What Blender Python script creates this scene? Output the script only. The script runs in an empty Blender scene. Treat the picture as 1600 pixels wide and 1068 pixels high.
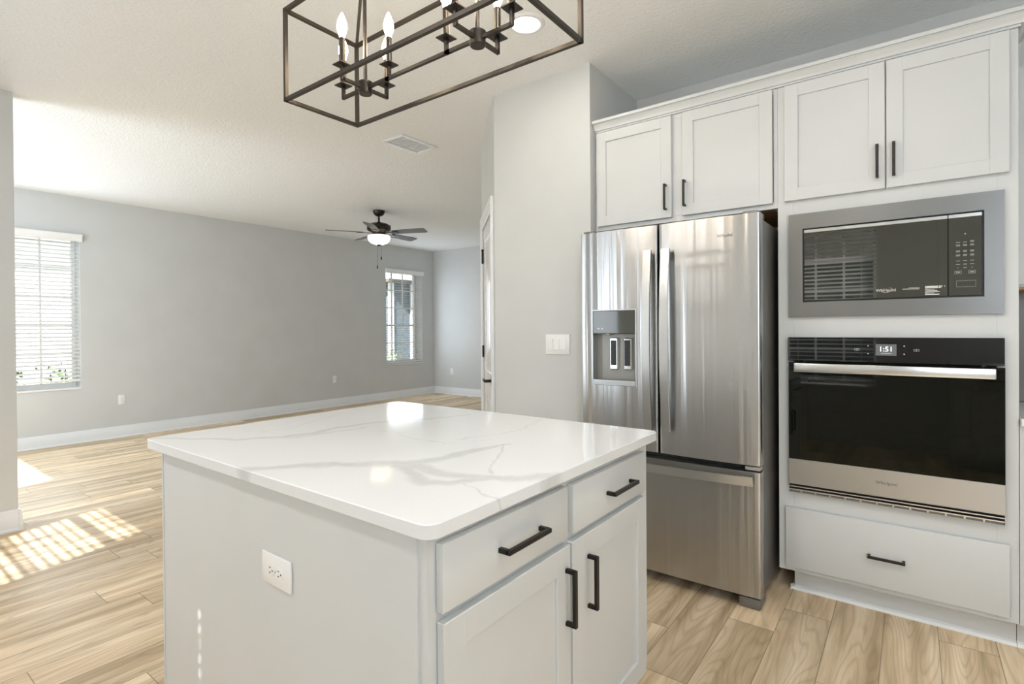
import bpy, bmesh, math, random
from mathutils import Vector, Matrix
random.seed(7)
C = bpy.context.scene.collection
S = bpy.context.scene
PI = math.pi

# ------------------------------------------------------------------ camera, sky, sun, exposure
cam = bpy.data.cameras.new('camera')
cam.sensor_width = 36
cam.lens = 828.67 / 1600 * 36
cam.shift_y = -(534 - 517.858) / 1600
cam.clip_start = 0.02
co = bpy.data.objects.new('camera', cam); C.objects.link(co)
YAW, PITCH, ROLL = -0.645318, -0.0061651, -0.0073670
fw = Vector((math.sin(YAW)*math.cos(PITCH), math.cos(YAW)*math.cos(PITCH), math.sin(PITCH)))
rt0 = Vector((math.cos(YAW), -math.sin(YAW), 0)); up0 = rt0.cross(fw)
rt = math.cos(ROLL)*rt0 + math.sin(ROLL)*up0
up = -math.sin(ROLL)*rt0 + math.cos(ROLL)*up0
mw = Matrix.Identity(4)
for i in range(3):
    mw[i][0] = rt[i]; mw[i][1] = up[i]; mw[i][2] = -fw[i]
mw[2][3] = 1.272
co.matrix_world = mw
S.camera = co

S.view_settings.view_transform = 'Standard'
S.view_settings.look = 'None'
S.view_settings.gamma = 1
S.view_settings.use_curve_mapping = False
S.view_settings.exposure = 0.70
S.cycles.max_bounces = 12
S.cycles.diffuse_bounces = 7
S.cycles.glossy_bounces = 5
S.cycles.transparent_max_bounces = 16
S.cycles.sample_clamp_indirect = 4

world = bpy.data.worlds.new('daylight'); S.world = world; world.use_nodes = True
bg = world.node_tree.nodes['Background']
bg.inputs[0].default_value = (0.86, 0.94, 1.0, 1); bg.inputs[1].default_value = 1.1

sun = bpy.data.lights.new('sun', 'SUN'); sun.energy = 15.0; sun.angle = math.radians(0.53); sun.color = (1, 0.98, 0.94)
so = bpy.data.objects.new('sun', sun); C.objects.link(so)
so.rotation_euler = Vector((-0.35, 1.0, -0.813)).to_track_quat('-Z', 'Y').to_euler()

def area(name, loc, direction, sx, sy, power, color=(1, 1, 1)):
    l = bpy.data.lights.new(name, 'AREA'); l.shape = 'RECTANGLE'; l.size = sx; l.size_y = sy
    l.energy = power; l.color = color
    o = bpy.data.objects.new(name, l); C.objects.link(o); o.location = loc
    o.rotation_euler = Vector(direction).to_track_quat('-Z', 'Y').to_euler()
    return o
# area lamps added to boost daylight at window openings, standing just inside the blinds
YB = -1.16; XL = -7.613; YF = 7.525; CEIL = 2.81
DAY = (0.84, 0.95, 1.07)
area('window_boost', (1.45, YB+0.03, 1.70), (0, 1, 0), 1.4, 1.15, 20, DAY)  # fill lamp at the invented window over the rear counter
area('window_boost', (-3.375, YB+0.03, 1.47), (0, 1, 0), 0.8, 1.55, 10, DAY)
area('window_boost', (-5.62, YB+0.03, 1.5), (0, 1, 0), 1.3, 1.6, 46, DAY)
area('window_boost', (XL+0.03, 1.44, 1.47), (1, 0, 0), 0.8, 1.55, 12, DAY)
area('window_boost', (XL+0.03, 6.765, 1.47), (1, 0, 0), 0.8, 1.55, 8, DAY)

# ------------------------------------------------------------------ node materials
class NT:
    def __init__(s, name):
        s.m = bpy.data.materials.new(name); s.m.use_nodes = True
        s.t = s.m.node_tree; s.n = s.t.nodes; s.l = s.t.links
        s.b = s.n['Principled BSDF']; s.out = s.n['Material Output']
    def node(s, typ, **kw):
        x = s.n.new(typ)
        for k, v in kw.items(): setattr(x, k, v)
        return x
    def put(s, sock, v):
        if isinstance(v, bpy.types.NodeSocket): s.l.new(v, sock)
        elif v is not None: sock.default_value = v
    def math(s, op, a, b=None, c=None, clamp=False):
        x = s.node('ShaderNodeMath', operation=op, use_clamp=clamp)
        s.put(x.inputs[0], a)
        if b is not None: s.put(x.inputs[1], b)
        if c is not None: s.put(x.inputs[2], c)
        return x.outputs[0]
    def vmath(s, op, a, b=None, c=None):
        x = s.node('ShaderNodeVectorMath', operation=op)
        s.put(x.inputs[0], a)
        if b is not None: s.put(x.inputs[1], b)
        if c is not None: s.put(x.inputs[2], c)
        return x
    def comb(s, x, y, z=0.0):
        k = s.node('ShaderNodeCombineXYZ')
        for i, v in enumerate((x, y, z)): s.put(k.inputs[i], v)
        return k.outputs[0]
    def pos(s):
        return s.node('ShaderNodeNewGeometry').outputs['Position']
    def sep(s, v):
        x = s.node('ShaderNodeSeparateXYZ'); s.put(x.inputs[0], v); return x.outputs
    def noise(s, vec, scale, detail=3, rough=0.5, dist=0.0, dim='3D'):
        x = s.node('ShaderNodeTexNoise', noise_dimensions=dim)
        s.put(x.inputs['Vector'], vec); s.put(x.inputs['Scale'], scale)
        x.inputs['Detail'].default_value = detail; x.inputs['Roughness'].default_value = rough
        x.inputs['Distortion'].default_value = dist
        return x.outputs['Fac']
    def ramp(s, fac, stops):
        x = s.node('ShaderNodeValToRGB'); s.put(x.inputs[0], fac)
        e = x.color_ramp.elements
        while len(e) < len(stops): e.new(0.5)
        for k, (p, c) in zip(e, stops):
            k.position = p; k.color = tuple(c) + (1,)
        return x.outputs[0]
    def mix(s, fac, a, b, blend='MIX'):
        x = s.node('ShaderNodeMix', data_type='RGBA', blend_type=blend)
        s.put(x.inputs[0], fac)
        for i, v in ((6, a), (7, b)):
            s.put(x.inputs[i], tuple(v) + (1,) if isinstance(v, tuple) and len(v) == 3 else v)
        return x.outputs[2]
    def bump(s, h, strength, dist=0.01):
        x = s.node('ShaderNodeBump'); x.inputs['Strength'].default_value = strength
        x.inputs['Distance'].default_value = dist; s.put(x.inputs['Height'], h)
        s.l.new(x.outputs[0], s.b.inputs['Normal'])

def paint(name, col, rough=0.5, bump=0.0, scale=200, metal=0.0, spec=None, var=0.02):
    t = NT(name)
    p = t.pos()
    f = t.noise(p, 3.0, 2)
    a = tuple(c*(1-var) for c in col); b = tuple(min(1, c*(1+var)) for c in col)
    t.put(t.b.inputs['Base Color'], t.ramp(f, [(0.3, a), (0.7, b)]))
    t.b.inputs['Roughness'].default_value = rough
    t.b.inputs['Metallic'].default_value = metal
    if spec is not None: t.b.inputs['Specular IOR Level'].default_value = spec
    if bump: t.bump(t.noise(p, scale, 3), bump, 0.004)
    return t.m

M = {}
M['wall'] = paint('wall_paint', (0.60, 0.61, 0.605), 0.65, 0.12, 160)
M['ceiling'] = None
t = NT('ceiling_texture'); p = t.pos()
t.b.inputs['Base Color'].default_value = (0.87, 0.885, 0.885, 1); t.b.inputs['Roughness'].default_value = 0.85
h = t.math('ADD', t.noise(p, 55, 4, 0.6), t.math('MULTIPLY', t.noise(p, 140, 2), 0.5))
t.bump(h, 0.55, 0.009); M['ceiling'] = t.m
M['trim'] = paint('trim_white', (0.78, 0.795, 0.81), 0.35)
M['cab'] = paint('cabinet_white', (0.625, 0.64, 0.642), 0.42, 0.03, 300)
M['door'] = paint('door_white', (0.80, 0.80, 0.795), 0.22)
M['plastic'] = paint('plate_white', (0.84, 0.84, 0.83), 0.3)
M['socketdark'] = paint('socket_slot', (0.05, 0.05, 0.05), 0.6)
M['bronze'] = paint('bronze_black', (0.028, 0.025, 0.021), 0.38, metal=0.6)
M['chand'] = paint('chandelier_bronze', (0.055, 0.047, 0.040), 0.36, metal=0.7)
M['blinds'] = paint('blind_white', (0.82, 0.82, 0.81), 0.4)
M['vinyl'] = paint('vinyl_white', (0.85, 0.86, 0.86), 0.35)
M['black'] = paint('black_plastic', (0.012, 0.012, 0.012), 0.4)
M['darkgrey'] = paint('grey_plastic', (0.16, 0.16, 0.15), 0.35)
M['midgrey'] = paint('fridge_side', (0.20, 0.19, 0.175), 0.35, metal=0.35)
M['silver'] = paint('silver_plastic', (0.62, 0.62, 0.60), 0.25, metal=0.8)
M['recess'] = paint('dispenser_grey', (0.27, 0.262, 0.24), 0.3, metal=0.2)
M['chrome'] = paint('chrome', (0.85, 0.85, 0.84), 0.08, metal=1.0)
M['whitemark'] = paint('print_white', (0.75, 0.75, 0.73), 0.5)
M['greymark'] = paint('print_grey', (0.30, 0.30, 0.29), 0.5)
M['darkmark'] = paint('logo_dark', (0.10, 0.10, 0.10), 0.3, metal=0.6)
M['tile'] = paint('backsplash_grey', (0.17, 0.155, 0.142), 0.3)
M['concrete'] = paint('ground', (0.45, 0.45, 0.40), 0.9)
M['leaf'] = paint('leaf_green', (0.10, 0.17, 0.05), 0.5, var=0.4)
M['soffit'] = paint('soffit_brown', (0.10, 0.09, 0.08), 0.6)

def steel(name, axis, col=(0.55, 0.55, 0.545), rough=0.30, aniso=0.75, scale=(2, 2, 900), wave=0.0):
    t = NT(name); p = t.pos()
    v = t.vmath('MULTIPLY', p, scale).outputs[0]
    f = t.noise(v, 1.0, 3, 0.6)
    t.put(t.b.inputs['Base Color'], t.ramp(f, [(0.3, tuple(c*0.985 for c in col)), (0.7, tuple(c*1.015 for c in col))]))
    t.b.inputs['Metallic'].default_value = 1
    t.put(t.b.inputs['Roughness'], t.math('MULTIPLY_ADD', f, 0.03, rough-0.015))
    t.b.inputs['Anisotropic'].default_value = aniso
    t.put(t.b.inputs['Tangent'], t.comb(*axis))
    if wave:
        t.bump(t.noise(t.vmath('MULTIPLY', p, (13, 13, .25)).outputs[0], 1.0, 2.5, 0.55), 1.0, wave)
    return t.m
M['steel'] = steel('brushed_steel', (0, 0, 1), (0.50, 0.50, 0.497), rough=0.30, aniso=0.6, wave=.010)
M['steelh'] = steel('brushed_steel_handle', (0, 0, 1), (0.62, 0.62, 0.61), 0.28, 0.4)
M['steelmic'] = steel('satin_steel_frame', (0, 0, 1), (0.23, 0.23, 0.228), 0.36, 0.5)
M['steelflat'] = steel('satin_steel', (0, 0, 1), (0.46, 0.46, 0.455), 0.34, 0.5)

# wood (raw cabinet underside)
t = NT('raw_wood'); p = t.pos()
f = t.noise(t.vmath('MULTIPLY', p, (2, 30, 30)).outputs[0], 1.5, 4)
t.put(t.b.inputs['Base Color'], t.ramp(f, [(0.3, (0.34, 0.20, 0.09)), (0.7, (0.50, 0.32, 0.16))])); M['rawwood'] = t.m

# fan blade: weathered grey
t = NT('blade_grey'); p = t.pos()
f = t.noise(t.vmath('MULTIPLY', p, (40, 40, 40)).outputs[0], 1.0, 4)
t.put(t.b.inputs['Base Color'], t.ramp(f, [(0.3, (0.085, 0.085, 0.08)), (0.7, (0.13, 0.13, 0.125))]))
t.b.inputs['Roughness'].default_value = 0.5; M['blade'] = t.m

# black appliance glass, partly see-through
def darkglass(name, through=0.0, tint=(0.5, 0.5, 0.45), col=(0.012, 0.013, 0.009), rough=0.02, ior=1.6):
    t = NT(name)
    t.b.inputs['Base Color'].default_value = col + (1,)
    t.b.inputs['Roughness'].default_value = rough
    t.b.inputs['IOR'].default_value = ior
    if through:
        tr = t.node('ShaderNodeBsdfTransparent'); tr.inputs[0].default_value = tint + (1,)
        mx = t.node('ShaderNodeMixShader'); mx.inputs[0].default_value = through
        t.l.new(t.b.outputs[0], mx.inputs[1]); t.l.new(tr.outputs[0], mx.inputs[2])
        t.l.new(mx.outputs[0], t.out.inputs[0])
    return t.m
M['blackglass'] = darkglass('black_glass', col=(0.006, 0.006, 0.005), ior=1.5)
M['micglass'] = darkglass('microwave_glass', col=(0.016, 0.018, 0.009), ior=1.95)
M['ovenglass'] = darkglass('oven_glass', 0.35, col=(0.006, 0.007, 0.004), ior=1.45)
M['dispglass'] = darkglass('dispenser_glass', col=(0.07, 0.075, 0.065), rough=0.05)

t = NT('window_glass')
tr = t.node('ShaderNodeBsdfTransparent'); gl = t.node('ShaderNodeBsdfGlossy'); gl.inputs['Roughness'].default_value = 0.01
fr = t.node('ShaderNodeFresnel'); fr.inputs[0].default_value = 1.45
mx = t.node('ShaderNodeMixShader')
t.l.new(fr.outputs[0], mx.inputs[0]); t.l.new(tr.outputs[0], mx.inputs[1]); t.l.new(gl.outputs[0], mx.inputs[2])
t.l.new(mx.outputs[0], t.out.inputs[0]); M['glass'] = t.m

def glow(name, col, strength, base=(0.8, 0.8, 0.75)):
    t = NT(name); t.b.inputs['Base Color'].default_value = base + (1,)
    t.b.inputs['Emission Color'].default_value = col + (1,); t.b.inputs['Emission Strength'].default_value = strength
    return t.m
M['bulb'] = glow('bulb_glow', (1.0, 0.82, 0.60), 45)
M['bowl'] = glow('bowl_glow', (1.0, 0.88, 0.66), 1.0)
M['can'] = glow('can_glow', (1.0, 0.90, 0.76), 25)
M['screen'] = glow('clock_screen', (0.75, 0.77, 0.8), 0.10, (0.02, 0.02, 0.02))
M['digits'] = glow('clock_digits', (1, 1, 1), 1.3, (0.02, 0.02, 0.02))
M['icons'] = glow('panel_icons', (0.9, 0.9, 0.9), 0.35, (0.02, 0.02, 0.02))

# neighbouring house siding: horizontal laps
def siding(name, col):
    t = NT(name); z = t.sep(t.pos())[2]
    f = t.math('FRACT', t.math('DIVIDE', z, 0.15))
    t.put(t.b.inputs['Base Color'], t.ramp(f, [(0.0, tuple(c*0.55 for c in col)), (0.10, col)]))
    t.b.inputs['Roughness'].default_value = 0.7
    return t.m
M['bluesiding'] = siding('blue_siding', (0.075, 0.105, 0.13))
M['whitesiding'] = siding('white_siding', (0.80, 0.80, 0.78))

# plank floor
t = NT('oak_plank_floor')
x, y, z = t.sep(t.pos())
PW, PL = 0.182, 1.22
sx = t.math('DIVIDE', t.math('ADD', x, 20*PW + 0.642), PW)
ix = t.math('FLOOR', sx); fx = t.math('FRACT', sx)
w1 = t.node('ShaderNodeTexWhiteNoise', noise_dimensions='1D'); t.put(w1.inputs['W'], ix)
sy = t.math('ADD', t.math('DIVIDE', y, PL), t.math('MULTIPLY', w1.outputs[0], 9.0))
iy = t.math('FLOOR', sy); fy = t.math('FRACT', sy)
w2 = t.node('ShaderNodeTexWhiteNoise', noise_dimensions='2D'); t.put(w2.inputs['Vector'], t.comb(ix, iy))
rc = t.node('ShaderNodeSeparateColor'); t.put(rc.inputs[0], w2.outputs['Color'])
r1, r2, r3 = rc.outputs
off = t.comb(t.math('MULTIPLY', r1, 40), t.math('MULTIPLY', r2, 40), t.math('MULTIPLY', r3, 20))
v = t.vmath('ADD', t.comb(x, y, 0.0), off).outputs[0]
# long tonal streaks, cathedral rings, fine pores
streak = t.noise(t.vmath('MULTIPLY', v, (14, 0.9, 1)).outputs[0], 1.0, 4, 0.55)
low = t.noise(t.vmath('MULTIPLY', v, (6.5, 0.75, 1)).outputs[0], 1.0, 1.5, 0.5, 0.25)
rings = t.math('SINE', t.math('MULTIPLY', low, 130.0))
rings = t.math('POWER', t.math('MULTIPLY_ADD', rings, 0.5, 0.5), 4.0)
pores = t.noise(t.vmath('MULTIPLY', v, (260, 5, 1)).outputs[0], 1.0, 2, 0.6)
col = t.ramp(streak, [(0.32, (0.46, 0.345, 0.215)), (0.5, (0.69, 0.545, 0.368)), (0.68, (0.86, 0.72, 0.53))])
col = t.mix(t.math('MULTIPLY', rings, 0.26), col, (0.30, 0.20, 0.115))
col = t.mix(t.math('MULTIPLY', t.math('GREATER_THAN', pores, 0.60), 0.13), col, (0.26, 0.18, 0.11))
tone = t.math('MULTIPLY_ADD', r3, 0.32, 0.83)
tv = t.comb(tone, tone, tone)
col = t.mix(1.0, col, tv, 'MULTIPLY')
ex = t.math('MINIMUM', fx, t.math('SUBTRACT', 1.0, fx)); ey = t.math('MINIMUM', fy, t.math('SUBTRACT', 1.0, fy))
seam = t.math('MAXIMUM', t.math('LESS_THAN', ex, 0.0085), t.math('LESS_THAN', ey, 0.0014))
col = t.mix(t.math('MULTIPLY', seam, 0.62), col, (0.12, 0.085, 0.055))
t.put(t.b.inputs['Base Color'], col)
t.put(t.b.inputs['Roughness'], t.math('MULTIPLY_ADD', streak, 0.12, 0.42))
t.b.inputs['Specular IOR Level'].default_value = 0.16
t.bump(t.math('SUBTRACT', t.math('MULTIPLY', pores, 0.3), seam), 0.15, 0.002)
M['floor'] = t.m

# quartz with soft grey veins: each vein is a chain of tapered strokes, edges broken by noise
VEINS = [   # (points in metres on the slab, half width at start / middle / end, strength)
    ([(-2.02, .70), (-1.894, .773), (-1.765, .85), (-1.698, .948), (-1.655, 1.05), (-1.675, 1.167), (-1.655, 1.293), (-1.553, 1.452), (-1.477, 1.658)], (.006, .016, .006), .42),
    ([(-1.749, .874), (-1.638, .984), (-1.615, 1.10), (-1.599, 1.249)], (.004, .010, .003), .36),
    ([(-1.44, .60), (-1.361, .684), (-1.223, .847), (-1.125, .92), (-1.058, .976), (-1.032, 1.074), (-1.028, 1.20), (-.996, 1.299)], (.012, .024, .006), .50),
    ([(-1.11, .93), (-1.034, .92), (-.964, .889), (-.904, .864), (-.855, .895), (-.825, .947), (-.791, .991)], (.012, .019, .010), .50),
    ([(-1.06, .952), (-.977, .945), (-.922, .947), (-.856, .959), (-.787, .987), (-.736, 1.037), (-.69, 1.09)], (.018, .016, .020), .50),
    ([(-1.002, 1.29), (-.947, 1.216), (-.935, 1.161), (-.867, 1.071), (-.835, 1.009)], (.003, .003, .003), .40),
    ([(-.83, .905), (-.75, .883), (-.69, .874)], (.002, .003, .003), .40),
    ([(-1.952, 1.354), (-1.876, 1.211), (-1.818, 1.066), (-1.817, .96)], (.002, .003, .002), .35),
    ([(-1.18, 1.259), (-1.137, 1.34), (-1.106, 1.499), (-1.162, 1.739)], (.002, .003, .002), .38),
    ([(-1.498, 1.227), (-1.305, 1.19), (-1.164, 1.198), (-1.095, 1.307)], (.002, .003, .002), .30),
]
t = NT('veined_quartz')
p = t.pos()
nz = t.node('ShaderNodeTexNoise'); t.put(nz.inputs['Vector'], p); nz.inputs['Scale'].default_value = 13; nz.inputs['Detail'].default_value = 6
wob = t.vmath('MULTIPLY', t.vmath('SUBTRACT', nz.outputs['Color'], (0.5, 0.5, 0.5)).outputs[0], (0.065, 0.065, 0)).outputs[0]
q = t.vmath('MULTIPLY', t.vmath('ADD', p, wob).outputs[0], (1, 1, 0)).outputs[0]
acc = None
for pts, (wa, wm, wb), st in VEINS:
    wa, wm, wb, st = wa*1.7, wm*1.7, wb*1.7, st*.78
    n = len(pts) - 1
    def wid(k):
        f = k / n
        return wa + (wm-wa)*f*2 if f < .5 else wm + (wb-wm)*(f-.5)*2
    vein = None
    for k in range(n):
        A = Vector((*pts[k], 0)); B = Vector((*pts[k+1], 0)); ba = B - A
        pa = t.vmath('SUBTRACT', q, tuple(A)).outputs[0]
        dt = t.vmath('DOT_PRODUCT', pa, tuple(ba / ba.length_squared)).outputs['Value']
        hh = t.math('ADD', dt, 0.0, clamp=True)
        sc = t.node('ShaderNodeVectorMath', operation='SCALE'); sc.inputs[0].default_value = tuple(ba); t.put(sc.inputs['Scale'], hh)
        d = t.vmath('DISTANCE', pa, sc.outputs[0]).outputs['Value']
        w = t.math('MULTIPLY_ADD', hh, wid(k+1)-wid(k), wid(k))
        r = t.math('DIVIDE', d, w)
        vein = r if vein is None else t.math('MINIMUM', vein, r)
    mk = t.node('ShaderNodeMapRange', interpolation_type='SMOOTHSTEP')
    t.put(mk.inputs[0], vein)
    for i_, v_ in ((1, 0.25), (2, 1.25), (3, st), (4, 0.0)): mk.inputs[i_].default_value = v_
    acc = mk.outputs[0] if acc is None else t.math('MAXIMUM', acc, mk.outputs[0])
cloud = t.noise(p, 22, 4, 0.6)
acc = t.math('MULTIPLY', acc, t.math('MULTIPLY_ADD', cloud, 0.9, 0.45))
faint = t.math('MULTIPLY', t.noise(p, 3.2, 3), 0.10)
base = t.mix(faint, (0.775, 0.79, 0.80), (0.66, 0.66, 0.65))
t.put(t.b.inputs['Base Color'], t.mix(acc, base, (0.36, 0.365, 0.37)))
t.b.inputs['Roughness'].default_value = 0.09
M['quartz'] = t.m

# ------------------------------------------------------------------ mesh helpers
I3 = lambda u, n, z: (u, n, z)
class MB:
    def __init__(s, f=I3):
        s.bm = bmesh.new(); s.f = f
    def box(s, a0, a1, b0, b1, c0, c1, bev=0.0, seg=1):
        r = bmesh.ops.create_cube(s.bm, size=1.0)['verts']
        A = (min(a0, a1), max(a0, a1)); B = (min(b0, b1), max(b0, b1)); Cc = (min(c0, c1), max(c0, c1))
        for v in r:
            v.co = Vector((A[v.co.x > 0], B[v.co.y > 0], Cc[v.co.z > 0]))
        if bev:
            e = list({e for v in r for e in v.link_edges})
            bmesh.ops.bevel(s.bm, geom=e, offset=bev, segments=seg, affect='EDGES', profile=0.5, clamp_overlap=True)
        return s
    def prism(s, prof, place, lo, hi):
        """profile (closed list of 2D points) swept from lo to hi; place(p, q, t) gives the 3D point"""
        a = [s.bm.verts.new(place(p, q, lo)) for p, q in prof]
        b = [s.bm.verts.new(place(p, q, hi)) for p, q in prof]
        n = len(prof)
        for i in range(n):
            s.bm.faces.new((a[i], a[(i+1) % n], b[(i+1) % n], b[i]))
        s.bm.faces.new(a[::-1]); s.bm.faces.new(b)
        return s
    def bar(s, p, q, w, h=None, upv=(0, 0, 1)):
        """square bar between two points"""
        p = Vector(p); q = Vector(q); d = (q-p).normalized(); u = Vector(upv)
        if abs(d.dot(u)) > 0.95: u = Vector((1, 0, 0))
        a = d.cross(u).normalized() * w/2; b = d.cross(a).normalized() * (h or w)/2
        r1 = [s.bm.verts.new(p + x) for x in (a+b, a-b, -a-b, -a+b)]
        r2 = [s.bm.verts.new(q + x) for x in (a+b, a-b, -a-b, -a+b)]
        for i in range(4): s.bm.faces.new((r1[i], r1[(i+1) % 4], r2[(i+1) % 4], r2[i]))
        s.bm.faces.new(r1[::-1]); s.bm.faces.new(r2)
        return s
    def rod(s, p, q, r, n=10):
        p = Vector(p); q = Vector(q); d = (q-p).normalized(); u = Vector((0, 0, 1)) if abs(d.z) < .9 else Vector((1, 0, 0))
        a = d.cross(u).normalized(); b = d.cross(a)
        r1 = []; r2 = []
        for k in range(n):
            o = (a*math.cos(2*PI*k/n) + b*math.sin(2*PI*k/n))*r
            r1.append(s.bm.verts.new(p+o)); r2.append(s.bm.verts.new(q+o))
        for k in range(n): s.bm.faces.new((r1[k], r1[(k+1) % n], r2[(k+1) % n], r2[k]))
        s.bm.faces.new(r1[::-1]); s.bm.faces.new(r2)
        return s
    def lathe(s, c, prof, n=28, ax=(0, 0, 1)):
        """profile [(radius, height)] turned about an axis through c"""
        c = Vector(c); d = Vector(ax).normalized(); u = Vector((0, 0, 1)) if abs(d.z) < .9 else Vector((1, 0, 0))
        a = d.cross(u).normalized(); b = d.cross(a); rings = []
        for r, h in prof:
            if r < 1e-6: rings.append([s.bm.verts.new(c + d*h)])
            else: rings.append([s.bm.verts.new(c + d*h + (a*math.cos(2*PI*k/n) + b*math.sin(2*PI*k/n))*r) for k in range(n)])
        for A, B in zip(rings, rings[1:]):
            for k in range(n):
                k2 = (k+1) % n
                if len(A) == 1 and len(B) == 1: continue
                if len(A) == 1: s.bm.faces.new((A[0], B[k2], B[k]))
                elif len(B) == 1: s.bm.faces.new((A[k], A[k2], B[0]))
                else: s.bm.faces.new((A[k], A[k2], B[k2], B[k]))
        for R_, rev in ((rings[0], True), (rings[-1], False)):
            if len(R_) > 1: s.bm.faces.new(R_[::-1] if rev else R_)
        return s
    def build(s, name, mat, parent=None, angle=35, local=False):
        if s.f is not I3:
            for v in s.bm.verts: v.co = Vector(s.f(*v.co))
        off = Vector((0, 0, 0))
        if parent is not None and not local:
            off = Vector(parent.get('_root', (0, 0, 0)))
        for v in s.bm.verts: v.co -= off
        bmesh.ops.recalc_face_normals(s.bm, faces=s.bm.faces)
        me = bpy.data.meshes.new(name); s.bm.to_mesh(me); s.bm.free()
        me.polygons.foreach_set('use_smooth', [True]*len(me.polygons))
        me.set_sharp_from_angle(angle=math.radians(angle))
        me.materials.append(M[mat] if isinstance(mat, str) else mat)
        o = bpy.data.objects.new(name, me); C.objects.link(o)
        if parent is not None:
            o.parent = parent; o['_root'] = tuple(off)
        return o

def tag(o, label=None, cat=None, group=None, kind=None):
    if label: o['label'] = label
    if cat: o['category'] = cat
    if group: o['group'] = group
    if kind: o['kind'] = kind
    return o
def thing(name, label, cat, loc, group=None):
    o = bpy.data.objects.new(name, None); C.objects.link(o); o.location = loc; o['_root'] = tuple(loc)
    o.empty_display_size = 0.1
    return tag(o, label, cat, group)
def struct(name, mb, mat, parent=None, label=None):
    o = mb.build(name, mat, parent)
    if parent is None: o['kind'] = 'structure'
    return o
def own_origin(o, loc):
    """move a single-mesh thing's origin to its base"""
    v = Vector(loc)
    o.data.transform(Matrix.Translation(-v)); o.location = v
    return o

_dg = None
def text(s, size, mat, parent, place, name, extrude=0.0008, align='CENTER'):
    """lettering as mesh; place(u, v, w) puts the flat lettering into the scene"""
    cu = bpy.data.curves.new('lettering', 'FONT'); cu.body = s; cu.size = size; cu.align_x = align; cu.align_y = 'CENTER'; cu.extrude = extrude; cu.resolution_u = 3
    ob = bpy.data.objects.new('lettering', cu); C.objects.link(ob)
    bpy.context.view_layer.update()
    me = bpy.data.meshes.new_from_object(ob.evaluated_get(bpy.context.evaluated_depsgraph_get()))
    bpy.data.objects.remove(ob); bpy.data.curves.remove(cu)
    off = Vector(parent.get('_root', (0, 0, 0)))
    for v in me.vertices: v.co = Vector(place(*v.co)) - off
    me.materials.clear(); me.materials.append(M[mat])
    o = bpy.data.objects.new(name, me); C.objects.link(o); o.parent = parent; o['_root'] = tuple(off)
    return o

WL = lambda u, n, z: (XL - n, u, z)            # left wall: u along y, n outwards
WB = lambda u, n, z: (u, YB - n, z)            # wall behind the camera
FC = 2.803
KC = lambda u, n, z: (u, FC - n, z)            # cabinet run: n towards the room
IX = -0.733
IS = lambda u, n, z: (IX + n, u, z)            # island drawer side

# ------------------------------------------------------------------ the room
XR = 2.45; WT = 0.25
struct('floor', MB().box(XL-WT, XR+.12, YB-WT, YF+.12, -.06, 0), 'floor')
struct('ceiling', MB().box(XL-WT, XR+.12, YB-WT, YF+.12, CEIL, CEIL+.08), 'ceiling')
W1 = (.995, 1.885, .63, 2.37); W2 = (6.32, 7.205, .63, 2.37)
B0 = (-6.30, -4.95, .63, 2.37); B1 = (-3.82, -2.93, .63, 2.37); B2 = (-1.18, -.29, .63, 2.37); B3 = (.70, 2.20, 1.08, 2.37)
def holed(f, u0, u1, holes):
    m = MB(f); u = u0
    for a, b, z0, z1 in holes:
        m.box(u, a, 0, WT, 0, CEIL); m.box(a, b, 0, WT, 0, z0); m.box(a, b, 0, WT, z1, CEIL); u = b
    m.box(u, u1, 0, WT, 0, CEIL)
    return m
struct('wall_left', holed(WL, YB-WT, YF+.12, [W1, W2]), 'wall')
struct('wall_back', holed(WB, XL, XR+.12, [B0, B1, B2, B3]), 'wall')
struct('wall_far', MB().box(XL, -2.787, YF, YF+.12, 0, CEIL), 'wall')
struct('wall_right', MB().box(XR, XR+.12, YB, 3.52, 0, CEIL), 'wall')
struct('wall_divider', MB().box(-4.72, -4.6, YB, .806, 0, CEIL), 'wall')
YN = 3.40
DX, DY = -2.20, 2.74; EX, EY = -2.907, 3.447
sq = math.sqrt(.5)
DG = lambda u, n, z: (DX - u*sq - n*sq, DY + u*sq - n*sq, z)     # angled pantry wall, n towards the room
m = MB()
m.box(DX, -1.486, DY, DY+.10, 0, CEIL)                       # front of the pantry block
m.box(-1.586, -1.486, DY+.10, YN+.12, 0, CEIL)               # its side in the fridge niche
struct('wall_pantry', m, 'wall')
DO = (.135, .865, 2.085)
m = MB(DG)
m.box(0, DO[0], -.10, 0, 0, CEIL); m.box(DO[1], 1.0, -.10, 0, 0, CEIL); m.box(DO[0], DO[1], -.10, 0, DO[2], CEIL)
struct('wall_angled', m, 'wall')
struct('wall_hall', MB().box(EX, EX+.12, EY, YF+.12, 0, CEIL), 'wall')
struct('wall_niche', MB().box(-1.486, XR, YN, YN+.12, 0, CEIL), 'wall')

def skirting(name, f, u0, u1):
    prof = [(0, 0), (.028, 0), (.026, .010), (.016, .019), (.016, .098), (.012, .104), (.012, .122), (.006, .135), (0, .135)]
    m = MB(); m.prism(prof, lambda p, q, t_: f(t_, p, q), u0, u1)
    return struct(name, m, 'trim')
skirting('baseboard_left', lambda u, n, z: (XL+n, u, z), .0, YF)
skirting('baseboard_far', lambda u, n, z: (u, YF-n, z), XL, EX)
skirting('baseboard_divider', lambda u, n, z: (-4.6+n, u, z), YB, .806)
skirting('trim_1', lambda u, n, z: (u, .806+n, z), -4.748, -4.572)
skirting('baseboard_pantry', lambda u, n, z: (u, DY-n, z), DX, -1.486)

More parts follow.
